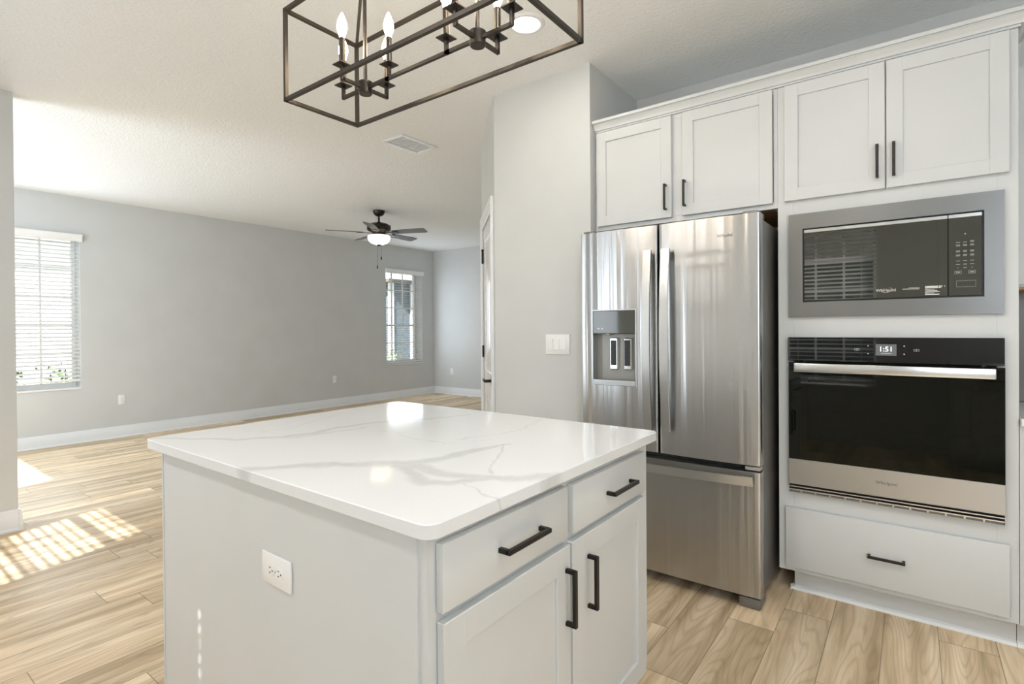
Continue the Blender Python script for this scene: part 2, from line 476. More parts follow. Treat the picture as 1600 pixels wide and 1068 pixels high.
# ------------------------------------------------------------------ windows and blinds
def window(name, f, r, cols=3, rows=5):
    u0, u1, z0, z1 = r
    fr = .035
    m = MB(f)
    m.box(u0, u0+fr, .19, .245, z0, z1, .003); m.box(u1-fr, u1, .19, .245, z0, z1, .003)
    m.box(u0+fr, u1-fr, .19, .245, z1-fr, z1, .003); m.box(u0+fr, u1-fr, .19, .245, z0, z0+fr+.02, .003)
    w = m.build(name, 'vinyl'); w['kind'] = 'structure'
    a0, a1, c0, c1 = u0+fr, u1-fr, z0+fr+.02, z1-fr
    m = MB(f)
    for k in range(1, cols):
        x = a0 + (a1-a0)*k/cols; m.box(x-.009, x+.009, .205, .225, c0, c1)
    for k in range(1, rows):
        z = c0 + (c1-c0)*k/rows; h = .018 if k == 2 and rows == 5 else .009
        m.box(a0, a1, .206, .224, z-h, z+h)
    if cols > 1: m.build('muntin_grid', 'vinyl', w)
    MB(f).box(a0, a1, .228, .232, c0, c1).build('pane', 'glass', w)
    MB(f).box(u0+.001, u1-.001, -.012, .19, z0-.014, z0+.005, .003).build('window_sill', 'trim', w)
    return w
window('window_1', WL, W1); window('window_2', WL, W2)
window('window_3', WB, B0, 1, 1); window('window_4', WB, B1); window('window_5', WB, B2); window('window_6_added', WB, B3, 4, 3)  # the last window is invented, unseen, added to brighten the kitchen

def blind(f, r, tilt, label, holes=False, rail=None):
    u0, u1, z0, z1 = r
    base = f((u0+u1)/2, 0, z0)
    t_ = thing('window_blind', label, 'blind', base, None)
    prof = [(0, 0), (-.030, 0), (-.036, .008), (-.036, .030), (-.042, .040), (-.050, .062), (-.050, .078), (0, .078)]
    m = MB(); m.prism(prof, lambda p, q, s_: f(s_, p, z1-.072+q), u0-.016, u1+.016)
    m.build('valance', 'blinds', t_)
    MB(f).box(u0+.006, u1-.006, .012, .062, z1-.045, z1-.003).build('headrail', 'blinds', t_)
    zb = rail if rail else z0+.045
    pitch = .0445; n = int((z1-.07-zb)/pitch)
    m = MB(f); ca, sa = math.cos(tilt), math.sin(tilt)
    L = [u0+.145, u1-.145] if u1-u0 < 1.2 else [u0+.145, (u0+u1)/2, u1-.145]
    for k in range(n):
        z = zb + pitch*(k+1)
        segs = [(u0+.006, u1-.006, -.025, .025)]
        if holes:
            g_ = .0055
            segs = []; e = u0+.006
            for x in L:
                segs.append((e, x-g_, -.025, .025)); segs.append((x-g_, x+g_, -.025, -.0065)); segs.append((x-g_, x+g_, .0065, .025)); e = x+g_
            segs.append((e, u1-.006, -.025, .025))
        for a, b, n0, n1 in segs:
            v = []
            for uu in (a, b):
                for nn, zz in ((n0, -.0014), (n1, -.0014), (n1, .0014), (n0, .0014)):
                    v.append(m.bm.verts.new((uu, .037 + nn*ca - zz*sa, z + nn*sa + zz*ca)))
            for q_ in ((0, 1, 2, 3), (7, 6, 5, 4), (0, 4, 5, 1), (1, 5, 6, 2), (2, 6, 7, 3), (3, 7, 4, 0)):
                m.bm.faces.new([v[i] for i in q_])
    m.build('slats', 'blinds', t_)
    MB(f).box(u0+.006, u1-.006, .012, .062, zb-.014, zb+.006, .003).build('bottom_rail', 'blinds', t_)
    m = MB(f)
    for x in L:
        for nn in (.010, .064): m.box(x+.010, x+.0124, nn-.0008, nn+.0008, zb, z1-.05)
    m.build('ladder_cord', 'blinds', t_)
    return t_
blind(WL, W1, math.radians(19), 'white slatted blind lowered over the long wall window next to the wall end', rail=.72)
blind(WL, W2, math.radians(5), 'white slatted blind on the narrow window near the far corner behind the fan', rail=.665)
blind(WB, B1, math.radians(17), 'white slatted blind with its slats half open behind the camera, casting the striped floor patch')
blind(WB, B2, math.radians(-13), 'white slatted blind reflected in the microwave door', holes=True)

# ------------------------------------------------------------------ pantry door in the angled wall
d1 = bpy.data.objects.new('door_1', None); C.objects.link(d1); base = DG(.5, 0, 0); d1.location = base; d1['_root'] = base; d1['kind'] = 'structure'
a, b, zt = DO
m = MB(DG)
for u0, u1 in ((a-.065, a), (b, b+.065)):
    m.box(u0, u1, 0, .016, 0, zt+.075, .004)
m.box(a, b, 0, .016, zt, zt+.075, .004)
m.box(a-.072, a-.058, 0, .022, 0, zt+.082, .003); m.box(b+.058, b+.072, 0, .022, 0, zt+.082, .003); m.box(a-.058, b+.058, 0, .022, zt+.068, zt+.082, .003)
m.build('door_casing', 'trim', d1)
m = MB(DG); r = .115
m.box(a+.003, a+r, -.036, -.002, .01, zt-.003, .002); m.box(b-r, b-.003, -.036, -.002, .01, zt-.003, .002)
for z0, z1 in ((.01, .22), (.74, .94), (zt-.125, zt-.003)): m.box(a+r, b-r, -.036, -.002, z0, z1, .002)
for z0, z1 in ((.22, .74), (.94, zt-.125)):
    m.box(a+r, b-r, -.030, -.014, z0, z1)
    m.box(a+r+.035, b-r-.035, -.026, -.006, z0+.035, z1-.035, .008, 2)
slab = m.build('door_panel', 'door', d1)
for z in (1.853, 1.087, .30):
    m = MB(DG); m.box(b-.002, b+.022, -.001, .004, z-.045, z+.045); m.rod((b, .008, z-.048), (b, .008, z+.048), .008, 10)
    if z > 1.5: m.lathe((b, .008, z+.048), [(.004, 0), (.011, .006), (.011, .016), (.004, .022)], 10)
    m.build('hinge', 'bronze', d1)
m = MB(DG)
m.rod((a+.07, -.002, .905), (a+.07, .010, .905), .032, 20); m.rod((a+.07, .008, .905), (a+.07, .052, .905), .011, 12)
m.box(a+.058, a+.185, .046, .062, .896, .914, .004, 2)
m.build('door_handle', 'bronze', d1)

# ------------------------------------------------------------------ plates on the walls
def outlet(f, u, z, label, horiz=False, w=.07, h=.115, group=None):
    base = f(u, 0, z)
    t_ = thing('wall_outlet', label, 'outlet', base, group)
    if horiz: w, h = .133, .077
    MB(f).box(u-w/2, u+w/2, 0, .006, z-h/2, z+h/2, .0028, 2).build('cover_plate', 'plastic', t_)
    for s_ in (-1, 1):
        du, dz = (s_*.0195, 0) if horiz else (0, s_*.0195)
        m = MB(f); m.rod((u+du, .004, z+dz), (u+du, .0085, z+dz), .0155, 24)
        so_ = m.build('socket', 'plastic', t_)
        m = MB(f)
        for e in (-1, 1):
            if horiz: m.box(u+du-.006, u+du-.0005, .0082, .009, z+e*.0062-.0012, z+e*.0062+.0012)
            else: m.box(u+e*.0062-.0012, u+e*.0062+.0012, .0082, .009, z+dz+.0005, z+dz+.006)
        if horiz: m.rod((u+du+.008, .0082, z), (u+du+.008, .009, z), .0024, 8)
        else: m.rod((u, .0082, z+dz-.008), (u, .009, z+dz-.008), .0024, 8)
        m.build('slots', 'socketdark', so_)
    MB(f).rod((u, .0055, z), (u, .0072, z), .0028, 10).build('screw', 'silver', t_)
    return t_
WLi = lambda u, n, z: (XL + n, u, z)
outlet(WLi, 2.272, .448, 'white outlet low on the grey wall beside the window nearer the wall end')
outlet(WLi, 5.232, .452, 'white outlet low on the long grey wall below the ceiling fan')
outlet(lambda u, n, z: (u, YF-n, z), -7.136, .444, 'white outlet low on the short far wall past the corner')
outlet(lambda u, n, z: (u, .694-n, z), -1.252, .677, 'white outlet plate lying sideways on the island end panel', True)

sw = thing('light_switch', 'white three-rocker switch plate on the grey wall beside the fridge', 'light switch', (-1.714, DY, 1.173))
f = lambda u, n, z: (u, DY-n, z)
MB(f).box(-1.8, -1.628, 0, .007, 1.112, 1.234, .003, 2).build('cover_plate', 'plastic', sw)
for k in (-1, 0, 1):
    x = -1.714 + k*.046
    MB(f).box(x-.0175, x+.0175, .0065, .0085, 1.139, 1.207, .001).build('rocker_frame', 'plastic', sw)
    m = MB(); m.prism([(.008, 1.142), (.0095 if k == -1 else .013, 1.142), (.0095, 1.175), (.0125 if k == -1 else .0095, 1.204), (.008, 1.204)], lambda p_, q_, s_: f(s_, p_, q_), x-.0145, x+.0145)
    m.build('rocker', 'plastic', sw)

# ------------------------------------------------------------------ ceiling fixtures
vt = thing('ceiling_vent', 'white louvred air vent in the ceiling above the pantry door', 'vent', (-3.32, 3.03, CEIL))
x0, x1, y0, y1 = -3.45, -3.20, 2.83, 3.225
m = MB()
for aa in ((x0, x0+.028, y0, y1), (x1-.028, x1, y0, y1), (x0+.028, x1-.028, y0, y0+.028), (x0+.028, x1-.028, y1-.028, y1)):
    m.box(*aa, CEIL-.011, CEIL, .003)
m.build('vent_frame', 'trim', vt)
m = MB(); n = 14
for k in range(n):
    yy = y0+.034 + (y1-y0-.068)*(k+.5)/n
    m.bar((x0+.028, yy, CEIL-.006), (x1-.028, yy, CEIL-.006), .0022, .017, (0, .75, .66))
m.build('louvre', 'trim', vt)
MB().box(x0+.02, x1-.02, y0+.02, y1-.02, CEIL-.002, CEIL-.0005).build('vent_duct', 'trim', vt)

def downlight(x, y, label, power):
    cl = thing('recessed_light', label, 'ceiling light', (x, y, CEIL))
    MB().lathe((x, y, CEIL), [(.066, -.004), (.072, -.010), (.088, -.010), (.097, -.002), (.097, 0), (.066, 0)], 40).build('trim_ring', 'trim', cl)
    MB().lathe((x, y, CEIL), [(0, -.0045), (.066, -.0045), (.066, -.001), (0, -.001)], 40).build('lens', 'can', cl)
    l = bpy.data.lights.new('downlight', 'AREA'); l.shape = 'DISK'; l.size = .13; l.energy = power; l.color = (1, .98, .95)
    o = bpy.data.objects.new('downlight', l); C.objects.link(o); o.location = (x, y, CEIL-.012)
downlight(-1.55, 2.195, 'round white recessed ceiling light glowing behind the chandelier', 1)
downlight(-.30, .95, 'added recessed ceiling light over the aisle between the island and the oven, above the frame', 6.5)  # this and the next two are unseen fixtures added to brighten the kitchen
downlight(1.35, .45, 'added unseen recessed ceiling light farthest along the kitchen towards the right wall', 4)
downlight(-1.9, -.35, 'added unseen recessed ceiling light between the island and the wall behind the camera', 11)
def lamp(name, loc, power, col, r):
    l = bpy.data.lights.new(name, 'POINT'); l.energy = power; l.color = col; l.shadow_soft_size = r
    o = bpy.data.objects.new(name, l); C.objects.link(o); o.location = loc
    return o

# ceiling fan
FX, FY = -5.515, 4.472
fan = thing('ceiling_fan', 'five-blade dark bronze ceiling fan with a lit glass bowl', 'ceiling fan', (FX, FY, CEIL))
MB().lathe((FX, FY, CEIL), [(.075, 0), (.075, -.018), (.066, -.045), (.045, -.066), (.026, -.074), (0, -.074)], 28).build('canopy', 'bronze', fan)
MB().rod((FX, FY, CEIL-.07), (FX, FY, 2.645), .013, 12).build('downrod', 'bronze', fan)
MB().lathe((FX, FY, 0), [(0, 2.662), (.025, 2.662), (.04, 2.645), (.105, 2.640), (.150, 2.615), (.152, 2.565), (.135, 2.545), (.10, 2.535), (.085, 2.52), (.085, 2.50), (0, 2.50)], 32).build('motor_housing', 'bronze', fan)
MB().lathe((FX, FY, 0), [(0, 2.505), (.06, 2.505), (.085, 2.49), (.085, 2.478), (0, 2.478)], 28).build('light_fitter', 'bronze', fan)
MB().lathe((FX, FY, 0), [(0, 2.488), (.128, 2.488), (.142, 2.480), (.145, 2.455), (.134, 2.420), (.108, 2.392), (.065, 2.374), (.02, 2.368), (0, 2.368)], 36).build('light_bowl', 'bowl', fan)
MB().lathe((FX, FY, 0), [(0, 2.372), (.028, 2.372), (.022, 2.362), (.008, 2.352), (0, 2.346)], 16).build('finial', 'bronze', fan)
for (dx, dy, zz) in ((.0, -.03, 2.10), (.03, .01, 2.215)):
    MB().rod((FX+dx, FY+dy, 2.48), (FX+dx, FY+dy, zz), .0016, 6).build('pull_chain', 'bronze', fan)
    MB().lathe((FX+dx, FY+dy, zz), [(0, .005), (.005, 0), (.009, -.03), (.007, -.042), (0, -.044)], 10).build('chain_pull', 'bronze', fan)
for k in range(5):
    th = math.radians(22 + 72*k); d = Vector((math.cos(th), math.sin(th), 0)); s_ = Vector((-math.sin(th), math.cos(th), 0))
    tl = math.radians(-12)
    w_ = s_*math.cos(tl) + Vector((0, 0, math.sin(tl))); nrm = d.cross(w_)
    c0 = Vector((FX, FY, 2.522))
    outline = [(.20, -.050), (.24, -.056), (.58, -.070), (.645, -.066), (.66, -.05), (.66, .05), (.645, .066), (.58, .070), (.24, .056), (.20, .050)]
    m = MB(); m.prism(outline, lambda p_, q_, h_: c0 + d*p_ + w_*q_ + nrm*h_, -.003, .003)
    bl = m.build('blade', 'blade', fan)
    m = MB(); m.prism([(.07, -.020), (.15, -.016), (.20, -.034), (.27, -.030), (.285, 0), (.27, .030), (.20, .034), (.15, .016), (.07, .020)], lambda p_, q_, h_: c0 + d*p_ + w_*q_ + nrm*h_, -.010, -.0035)
    m.build('blade_iron', 'bronze', bl)

# chandelier: open box frame, two clusters of four candles
CX, CY = -1.2785, 1.1975; hx, hy = .5175, .1535; z0, z1 = 2.10, 2.421; bw = .0125
ch = thing('chandelier', 'long open-box lantern chandelier with candle bulbs hanging over the island', 'chandelier', (CX, CY, CEIL))
m = MB()
P_ = [(CX-hx, CY-hy), (CX-hx, CY+hy), (CX+hx, CY+hy), (CX+hx, CY-hy)]
for i in range(4):
    p_, q_ = P_[i], P_[(i+1) % 4]
    for z in (z0, z1): m.bar((*p_, z), (*q_, z), bw)
    m.bar((*p_, z0-bw/2), (*p_, z1+bw/2), bw)
for sgn, hxx in ((-1, -1.544), (1, -1.021)):
    for sy in (-1, 1): m.bar((CX+sgn*hx, CY+sy*hy, z1), (hxx, CY, 2.60), bw*.9)
m.bar((-1.544, CY, 2.60), (-1.021, CY, 2.60), bw)
m.bar((-1.544+.11, CY, 2.126), (-1.021-.11, CY, 2.126), bw*.85)
m.build('lantern_frame', 'chand', ch)
m = MB(); m.lathe((CX, CY, CEIL), [(.065, 0), (.065, -.022), (.02, -.03), (0, -.03)], 24); m.rod((CX, CY, CEIL-.02), (CX, CY, 2.60), .007, 10)
m.build('hanging_rod', 'chand', ch)
AX, AY = .127, .095
for hxx in (-1.544, -1.021):
    m = MB(); m.lathe((hxx, CY, 0), [(0, 2.104), (.021, 2.104), (.024, 2.108), (.024, 2.136), (.026, 2.140), (.026, 2.146), (.022, 2.149), (0, 2.149)], 24); m.rod((hxx, CY, 2.14), (hxx, CY, 2.60), .0065, 10)
    m.build('hub', 'chand', ch)
    for dx, dy in ((-AX, 0), (AX, 0), (0, -AY), (0, AY)):
        x, y = hxx+dx, CY+dy
        m = MB(); m.bar((hxx+dx*.15, CY+dy*.15, 2.126), (x, y, 2.126), bw*.85); m.bar((x, y, 2.126-bw*.42), (x, y, 2.172), bw*.85)
        arm = m.build('candle_arm', 'chand', ch)
        m = MB(); m.bar((x-.023, y, 2.171), (x+.023, y, 2.171), .046, .003); m.build('drip_plate', 'chand', arm)
        m = MB(); m.rod((x, y, 2.172), (x, y, 2.262), .0105, 14); m.build('candle_sleeve', 'chand', arm)
        m = MB(); m.lathe((x, y, 2.262), [(0, 0), (.0085, 0), (.0095, .008), (.016, .026), (.0175, .038), (.015, .054), (.009, .072), (.003, .085), (0, .088)], 16)
        m.build('bulb', 'bulb', arm)

# ------------------------------------------------------------------ cabinet fronts
def shaker(m, u0, u1, z0, z1, n0, n1, rail=.058):
    """shaker door in map m.f: n0 back face, n1 front face"""
    b = .0016
    m.box(u0, u0+rail, n0, n1, z0, z1, b); m.box(u1-rail, u1, n0, n1, z0, z1, b)
    m.box(u0+rail-.002, u1-rail+.002, n0, n1, z1-rail, z1, b); m.box(u0+rail-.002, u1-rail+.002, n0, n1, z0, z0+rail, b)
    m.box(u0+rail-.004, u1-rail+.004, n0, n1-.008, z0+rail-.004, z1-rail+.004)
    return m
def pull(f, parent, u, z, length, n, upright, w=.011, reach=.032):
    m = MB(f); h = length/2
    if upright:
        m.box(u-w/2, u+w/2, n+reach-w, n+reach, z-h, z+h, .0012)
        for s_ in (-1, 1): m.box(u-w/2, u+w/2, n, n+reach-w/2, z+s_*(h-w/2)-w/2, z+s_*(h-w/2)+w/2, .001)
    else:
        m.box(u-h, u+h, n+reach-w, n+reach, z-w/2, z+w/2, .0012)
        for s_ in (-1, 1): m.box(u+s_*(h-w/2)-w/2, u+s_*(h-w/2)+w/2, n, n+reach-w/2, z-w/2, z+w/2, .001)
    return m.build('handle', 'bronze', parent)
def door(f, parent, u0, u1, z0, z1, n0, n1, hu, hz, hl=.137, rail=.058):
    d_ = shaker(MB(f), u0, u1, z0, z1, n0, n1, rail).build('door', 'cab', parent)
    pull(f, d_, hu, hz, hl, n1, True)
    return d_
def drawer(f, parent, u0, u1, z0, z1, n0, n1, hu, hz, hl):
    d_ = MB(f).box(u0, u1, n0, n1, z0, z1, .003, 2).build('drawer', 'cab', parent)
    pull(f, d_, hu, hz, hl, n1, False)
    return d_

# cabinet over the fridge
BACK = FC - YN + .004
uc = thing('upper_cabinet', 'white two-door shaker cabinet above the stainless fridge', 'cabinet', (-.995, 3.1, 1.838))
m = MB(KC)
m.box(-1.484, -1.464, BACK, 0, 1.838, 2.41, .001); m.box(-.528, -.510, BACK, 0, 1.838, 2.41, .001)
m.box(-1.464, -.528, BACK, -.02, 1.855, 1.875); m.box(-1.464, -.528, BACK, -.02, 2.385, 2.41)
m.box(-1.464, -.528, -.02, 0, 1.838, 1.872); m.box(-1.464, -.528, -.02, 0, 2.385, 2.41); m.box(-1.04, -.945, -.0195, 0, 1.8725, 2.3845)
m.box(-1.464, -.528, BACK, BACK+.012, 1.875, 2.385)
m.build('cabinet_box', 'cab', uc)
MB(KC).box(-1.464, -.528, BACK, -.02, 1.848, 1.855).build('underside_panel', 'rawwood', uc)
door(KC, uc, -1.466, -1.023, 1.861, 2.404, .001, .021, -1.052, 1.969, .137)
door(KC, uc, -.964, -.530, 1.861, 2.404, .001, .021, -.949, 1.974, .137)

# tall oven tower
ot = thing('oven_tower', 'tall white cabinet holding the microwave and the wall oven', 'cabinet', (-.09, 3.1, 0))
L0, L1 = -.5095, .331
m = MB(KC)
m.box(L0, -.442, -.02, 0, .114, 2.41, .001); m.box(.268, L1, -.02, 0, .114, 2.41, .001)
m.box(L0, L0+.018, BACK, -.02, .114, 2.41); m.box(L1-.018, L1, BACK, -.02, .114, 2.41)
for z0_, z1_ in ((.114, .515), (1.205, 1.345), (1.765, 2.41)): m.box(-.442, .268, -.02, 0, z0_, z1_)
m.box(L0+.018, L1-.018, BACK, -.02, .114, .135); m.box(L0+.018, L1-.018, BACK, -.02, .480, .500); m.box(L0+.018, L1-.018, BACK, -.02, 1.225, 1.245); m.box(L0+.018, L1-.018, BACK, -.02, 1.80, 1.82); m.box(L0+.018, L1-.018, BACK, -.02, 2.39, 2.41)
m.box(L0+.018, L1-.018, BACK, BACK+.01, .135, 2.39)
m.build('cabinet_box', 'cab', ot)
m = MB(KC); m.box(-.455, L1, -.575, -.075, 0, .114); m.build('toe_kick', 'cab', ot)
m = MB(); m.prism([(0, 0), (.018, 0), (.014, .012), (0, .019)], lambda p_, q_, s_: KC(s_, -.075+p_, q_), -.472, L1)
m.prism([(0, 0), (-.018, 0), (-.014, .012), (0, .019)], lambda p_, q_, s_: KC(-.455+p_, s_, q_), -.2, -.057)
m.build('shoe_moulding', 'trim', ot)
door(KC, ot, -.478, -.0885, 1.861, 2.404, .001, .021, -.1155, 1.978, .140)
door(KC, ot, -.0835, .304, 1.861, 2.404, .001, .021, -.0575, 1.977, .140)
drawer(KC, ot, -.478, .303, .138, .419, .001, .021, -.0885, .271, .133)

# crown moulding along the cabinet tops
crown = thing('crown_moulding', 'white stepped crown moulding running along the cabinet tops', 'moulding', (-.55, FC, 2.4115))
cp = [(0, 0), (.007, 0), (.007, .009), (.015, .0095), (.015, .017), (.019, .024), (.031, .040), (.034, .0405), (.034, .045), (.044, .0455), (.044, .061), (0, .061)]
cm = MB(); cb = [(-.030, .0)] + cp[1:-1] + [(-.030, .061)]
lo = [cm.bm.verts.new(KC(-1.484, p_, 2.4115+q_)) for p_, q_ in cb]
hi = [cm.bm.verts.new(KC(L1+max(p_, 0), p_, 2.4115+q_)) for p_, q_ in cb]
for i in range(len(cb)): cm.bm.faces.new((lo[i], lo[(i+1) % len(cb)], hi[(i+1) % len(cb)], hi[i]))
cm.bm.faces.new(lo); cm.bm.faces.new(hi)
cm.build('front_run', 'cab', crown)
cm = MB()
lo = [cm.bm.verts.new(KC(L1+p_, p_, 2.4115+q_)) for p_, q_ in cp]; hi = [cm.bm.verts.new(KC(L1+p_, -.27, 2.4115+q_)) for p_, q_ in cp]
for i in range(len(cp)): cm.bm.faces.new((lo[i], lo[(i+1) % len(cp)], hi[(i+1) % len(cp)], hi[i]))
cm.bm.faces.new(lo); cm.bm.faces.new(hi)
cm.build('side_return', 'cab', crown)

# ------------------------------------------------------------------ microwave
mw_ = thing('microwave', 'built-in stainless framed microwave with black glass door above the oven', 'microwave', (-.087, 3.0, 1.345))
m = MB(KC)
O = (-.461, .289, 1.315, 1.795); I_ = (-.403, .230, 1.384, 1.724)
for aa in ((O[0], I_[0], O[2], O[3]), (I_[1], O[1], O[2], O[3]), (I_[0], I_[1], O[2], I_[2]), (I_[0], I_[1], I_[3], O[3])):
    m.box(aa[0], aa[1], .0005, .018, aa[2], aa[3])
m.build('trim_kit', 'steelmic', mw_)
MB(KC).box(I_[0], I_[1], -.02, .008, I_[2], I_[3]).build('surround', 'black', mw_)
MB(KC).box(I_[0]+.01, I_[1]-.01, -.42, -.02, I_[2]+.005, I_[3]-.005).build('oven_case', 'darkgrey', mw_)
md = MB(KC).box(I_[0]+.006, .1185, .008, .015, I_[2]+.006, 1.703, .001).build('door', 'micglass', mw_)
MB(KC).box(I_[0]+.006, .1185, .008, .0155, 1.7035, I_[3]-.006, .001).build('door_strip', 'steelh', md)
MB(KC).box(-.31, .075, .0149, .0152, 1.435, 1.672).build('door_window', 'micglass', md)
MB(KC).box(.0885, .0905, .0149, .0153, 1.41, 1.700).build('door_line', 'black', md)
cpn = MB(KC).box(.1215, I_[1]-.006, .008, .015, I_[2]+.006, 1.703, .001).build('control_panel', 'micglass', mw_)
MB(KC).box(.1215, I_[1]-.006, .008, .0155, 1.7035, I_[3]-.006, .001).build('panel_strip', 'steelh', cpn)
m = MB(KC)
for i, zz in enumerate((1.604, 1.590, 1.566, 1.550, 1.530, 1.516, 1.502)):
    for j in range(3):
        cx_ = .151 + j*.0215
        ln = (.013, .012, .012)[j] if i < 6 else (.003, .010, .004)[j]
        for q_ in range(2 if i in (1, 2, 3) or (i == 0 and j == 2) else 1):
            m.box(cx_-ln/2, cx_+ln/2, .0149, .0152, zz+q_*.0042-.0012, zz+q_*.0042+.0012)
m.build('keypad', 'greymark', cpn)
for cx_ in (.151, .194):
    m = MB(KC)
    for q_ in (-1, 1):
        m.box(cx_-.010, cx_+.010, .0149, .0152, 1.484+q_*.0055-.0006, 1.484+q_*.0055+.0006); m.box(cx_+q_*.010-.0006, cx_+q_*.010+.0006, .0149, .0152, 1.4785, 1.4895)
    m.box(cx_-.006, cx_+.006, .0149, .0152, 1.482, 1.486)
    m.build('start_key' if cx_ > .17 else 'stop_key', 'greymark', cpn)
MB(KC).rod((.173, .0149, 1.637), (.173, .0153, 1.637), .0022, 10).build('indicator', 'whitemark', cpn)
m = MB(KC)
for q_ in (-1, 1): m.box(.146, .205, .0149, .0152, 1.4375+q_*.012-.0004, 1.4375+q_*.012+.0004); m.box(.1755+q_*.0295-.0004, .1755+q_*.0295+.0004, .0149, .0152, 1.4255, 1.4495)
m.build('door_button', 'greymark', cpn)
KT = lambda cx_, cz_, n_: (lambda u, v, w: KC(cx_+u, n_+w, cz_+v))
def logo(parent, cx_, cz_, n_, size, mat, swoosh, place=None):
    pl = place or KT(cx_, cz_, n_)
    lg = text('Whirlpool', size, mat, parent, pl, 'logo')
    m = MB(); k = 22; pts = []
    for i in range(k+1):                                        # loop that rings the middle of the word
        th = math.radians(-250 + 320*i/k); pts.append((size*(.25+1.15*math.cos(th)), size*(.02+.52*math.sin(th)) + size*.16*math.cos(th)))
    for (ax_, az_), (bx_, bz_), i in zip(pts, pts[1:], range(k)):
        w_ = size*.035*(1-abs(i/k-.5))
        m.bar(pl(ax_, az_, .0004), pl(bx_, bz_, .0004), w_*1.4, .0008, (0, 0, 1) if abs(bz_-az_) < abs(bx_-ax_) else (1, 0, 0))
    m.build('logo_loop', swoosh, lg)
    return lg
logo(md, -.087, 1.4235, .0150, .017, 'whitemark', 'whitemark')
m = MB(KC)
m.box(-.030, .028, .0149, .0152, 1.4225, 1.4275); m.box(-.008, .028, .0149, .0152, 1.4285, 1.4315); m.build('badge', 'greymark', md)
m = MB(KC)
for i, (ln, hh_) in enumerate(((.056, .0020), (.052, .0020), (.032, .0011), (.040, .0011), (.048, .0011), (.030, .0011), (.046, .0018))):
    zz = 1.432 - i*.0052 - (.0015 if i > 1 else 0); m.box(.046, .046+ln, .0149, .0152, zz-hh_, zz+hh_)
m.build('sticker_print', 'whitemark', md)
MB(KC).rod((.109, .0149, 1.4315), (.109, .0152, 1.4315), .0018, 8).build('sticker_dot', 'whitemark', md)

# ------------------------------------------------------------------ wall oven
wo = thing('wall_oven', 'built-in wall oven with a black glass door and flat steel handle', 'oven', (-.087, 3.0, .495))
cp_ = MB(KC).box(-.463, .288, .001, .030, 1.112, 1.221, .0015).build('control_panel', 'blackglass', wo)
sc_ = MB(KC).box(-.1235, -.050, .0299, .0304, 1.1435, 1.1925).build('display', 'screen', cp_)
text('1:51', .030, 'digits', sc_, KT(-.0868, 1.1705, .0305), 'clock_digits')
MB(KC).box(-.104, -.068, .0303, .0308, 1.1515, 1.1545).build('display_caption', 'icons', sc_)
for s_ in (-1, 1):
    m = MB(KC)
    for e in (-.0045, .0045):
        cx_ = -.087 + s_*.104 + e
        for q_ in (-1, 1):
            m.box(cx_-.004, cx_+.004, .0299, .0303, 1.1685+q_*.0038-.0005, 1.1685+q_*.0038+.0005); m.box(cx_+q_*.004-.0005, cx_+q_*.004+.0005, .0299, .0303, 1.1645, 1.1725)
    m.build('oven_icon', 'icons', cp_)
    for zz in (1.185, 1.151): MB(KC).rod((-.087+s_*.063, .0299, zz), (-.087+s_*.063, .0303, zz), .0028, 8).build('touch_key', 'icons', cp_)
D0, D1 = -.461, .289
m = MB(KC)
od = MB(KC).box(D0, D1, .012, .034, .536, .654, .001).build('door', 'steelflat', wo)
MB(KC).box(D0, D1, .026, .034, .6545, 1.106, .001).build('door_glass', 'ovenglass', od)
m = MB(KC); m.box(D0, -.385, .012, .026, .6545, 1.106); m.box(.213, D1, .012, .026, .6545, 1.106); m.box(-.385, .213, .012, .026, .6545, .70); m.box(-.385, .213, .012, .026, 1.05, 1.106)
m.build('door_frame', 'black', od)
m = MB(KC); m.box(-.405, .233, -.45, -.44, .53, 1.19); m.box(-.405, -.395, -.44, .0, .53, 1.19); m.box(.223, .233, -.44, 0, .53, 1.19); m.box(-.395, .223, -.44, 0, .53, .54); m.box(-.395, .223, -.44, 0, 1.18, 1.19)
m.build('oven_cavity', 'darkgrey', wo)
for zz in (.755, .865):
    m = MB(KC)
    m.rod((-.392, -.02, zz), (.220, -.02, zz), .0035, 8); m.rod((-.392, -.40, zz), (.220, -.40, zz), .0035, 8); m.rod((-.392, -.21, zz), (.220, -.21, zz), .0025, 8)
    for k in range(15): xx = -.385 + k*.0427; m.rod((xx, -.02, zz), (xx, -.40, zz), .002, 6)
    m.build('oven_rack', 'chrome', wo)
hd = MB(KC).box(-.430, .258, .078, .092, 1.064, 1.104, .003, 2).build('handle', 'steelh', od)
for xx in (-.418, .246): MB(KC).box(xx-.012, xx+.012, .034, .080, 1.068, 1.098, .003).build('handle_bracket', 'darkgrey', hd)
logo(od, -.086, .597, .0341, .0185, 'darkmark', 'silver')
m = MB(KC); m.box(D0, D1, .001, .014, .494, .536)
vent_ = m.build('vent_recess', 'black', wo)
m = MB(KC); m.box(D0, D1, .014, .030, .521, .5265, .001); m.box(D0, D1, .014, .030, .507, .5125, .001); m.box(D0, D1, .014, .028, .495, .498, .001)
for k in range(12): xx = D0+.05 + k*.058; m.box(xx-.003, xx+.003, .014, .027, .4975, .5075)
m.build('vent_trim', 'steelh', wo)
m = MB(KC); m.box(D0+.004, D1-.004, .014, .022, .4985, .5065); m.build('vent_slats', 'midgrey', wo)

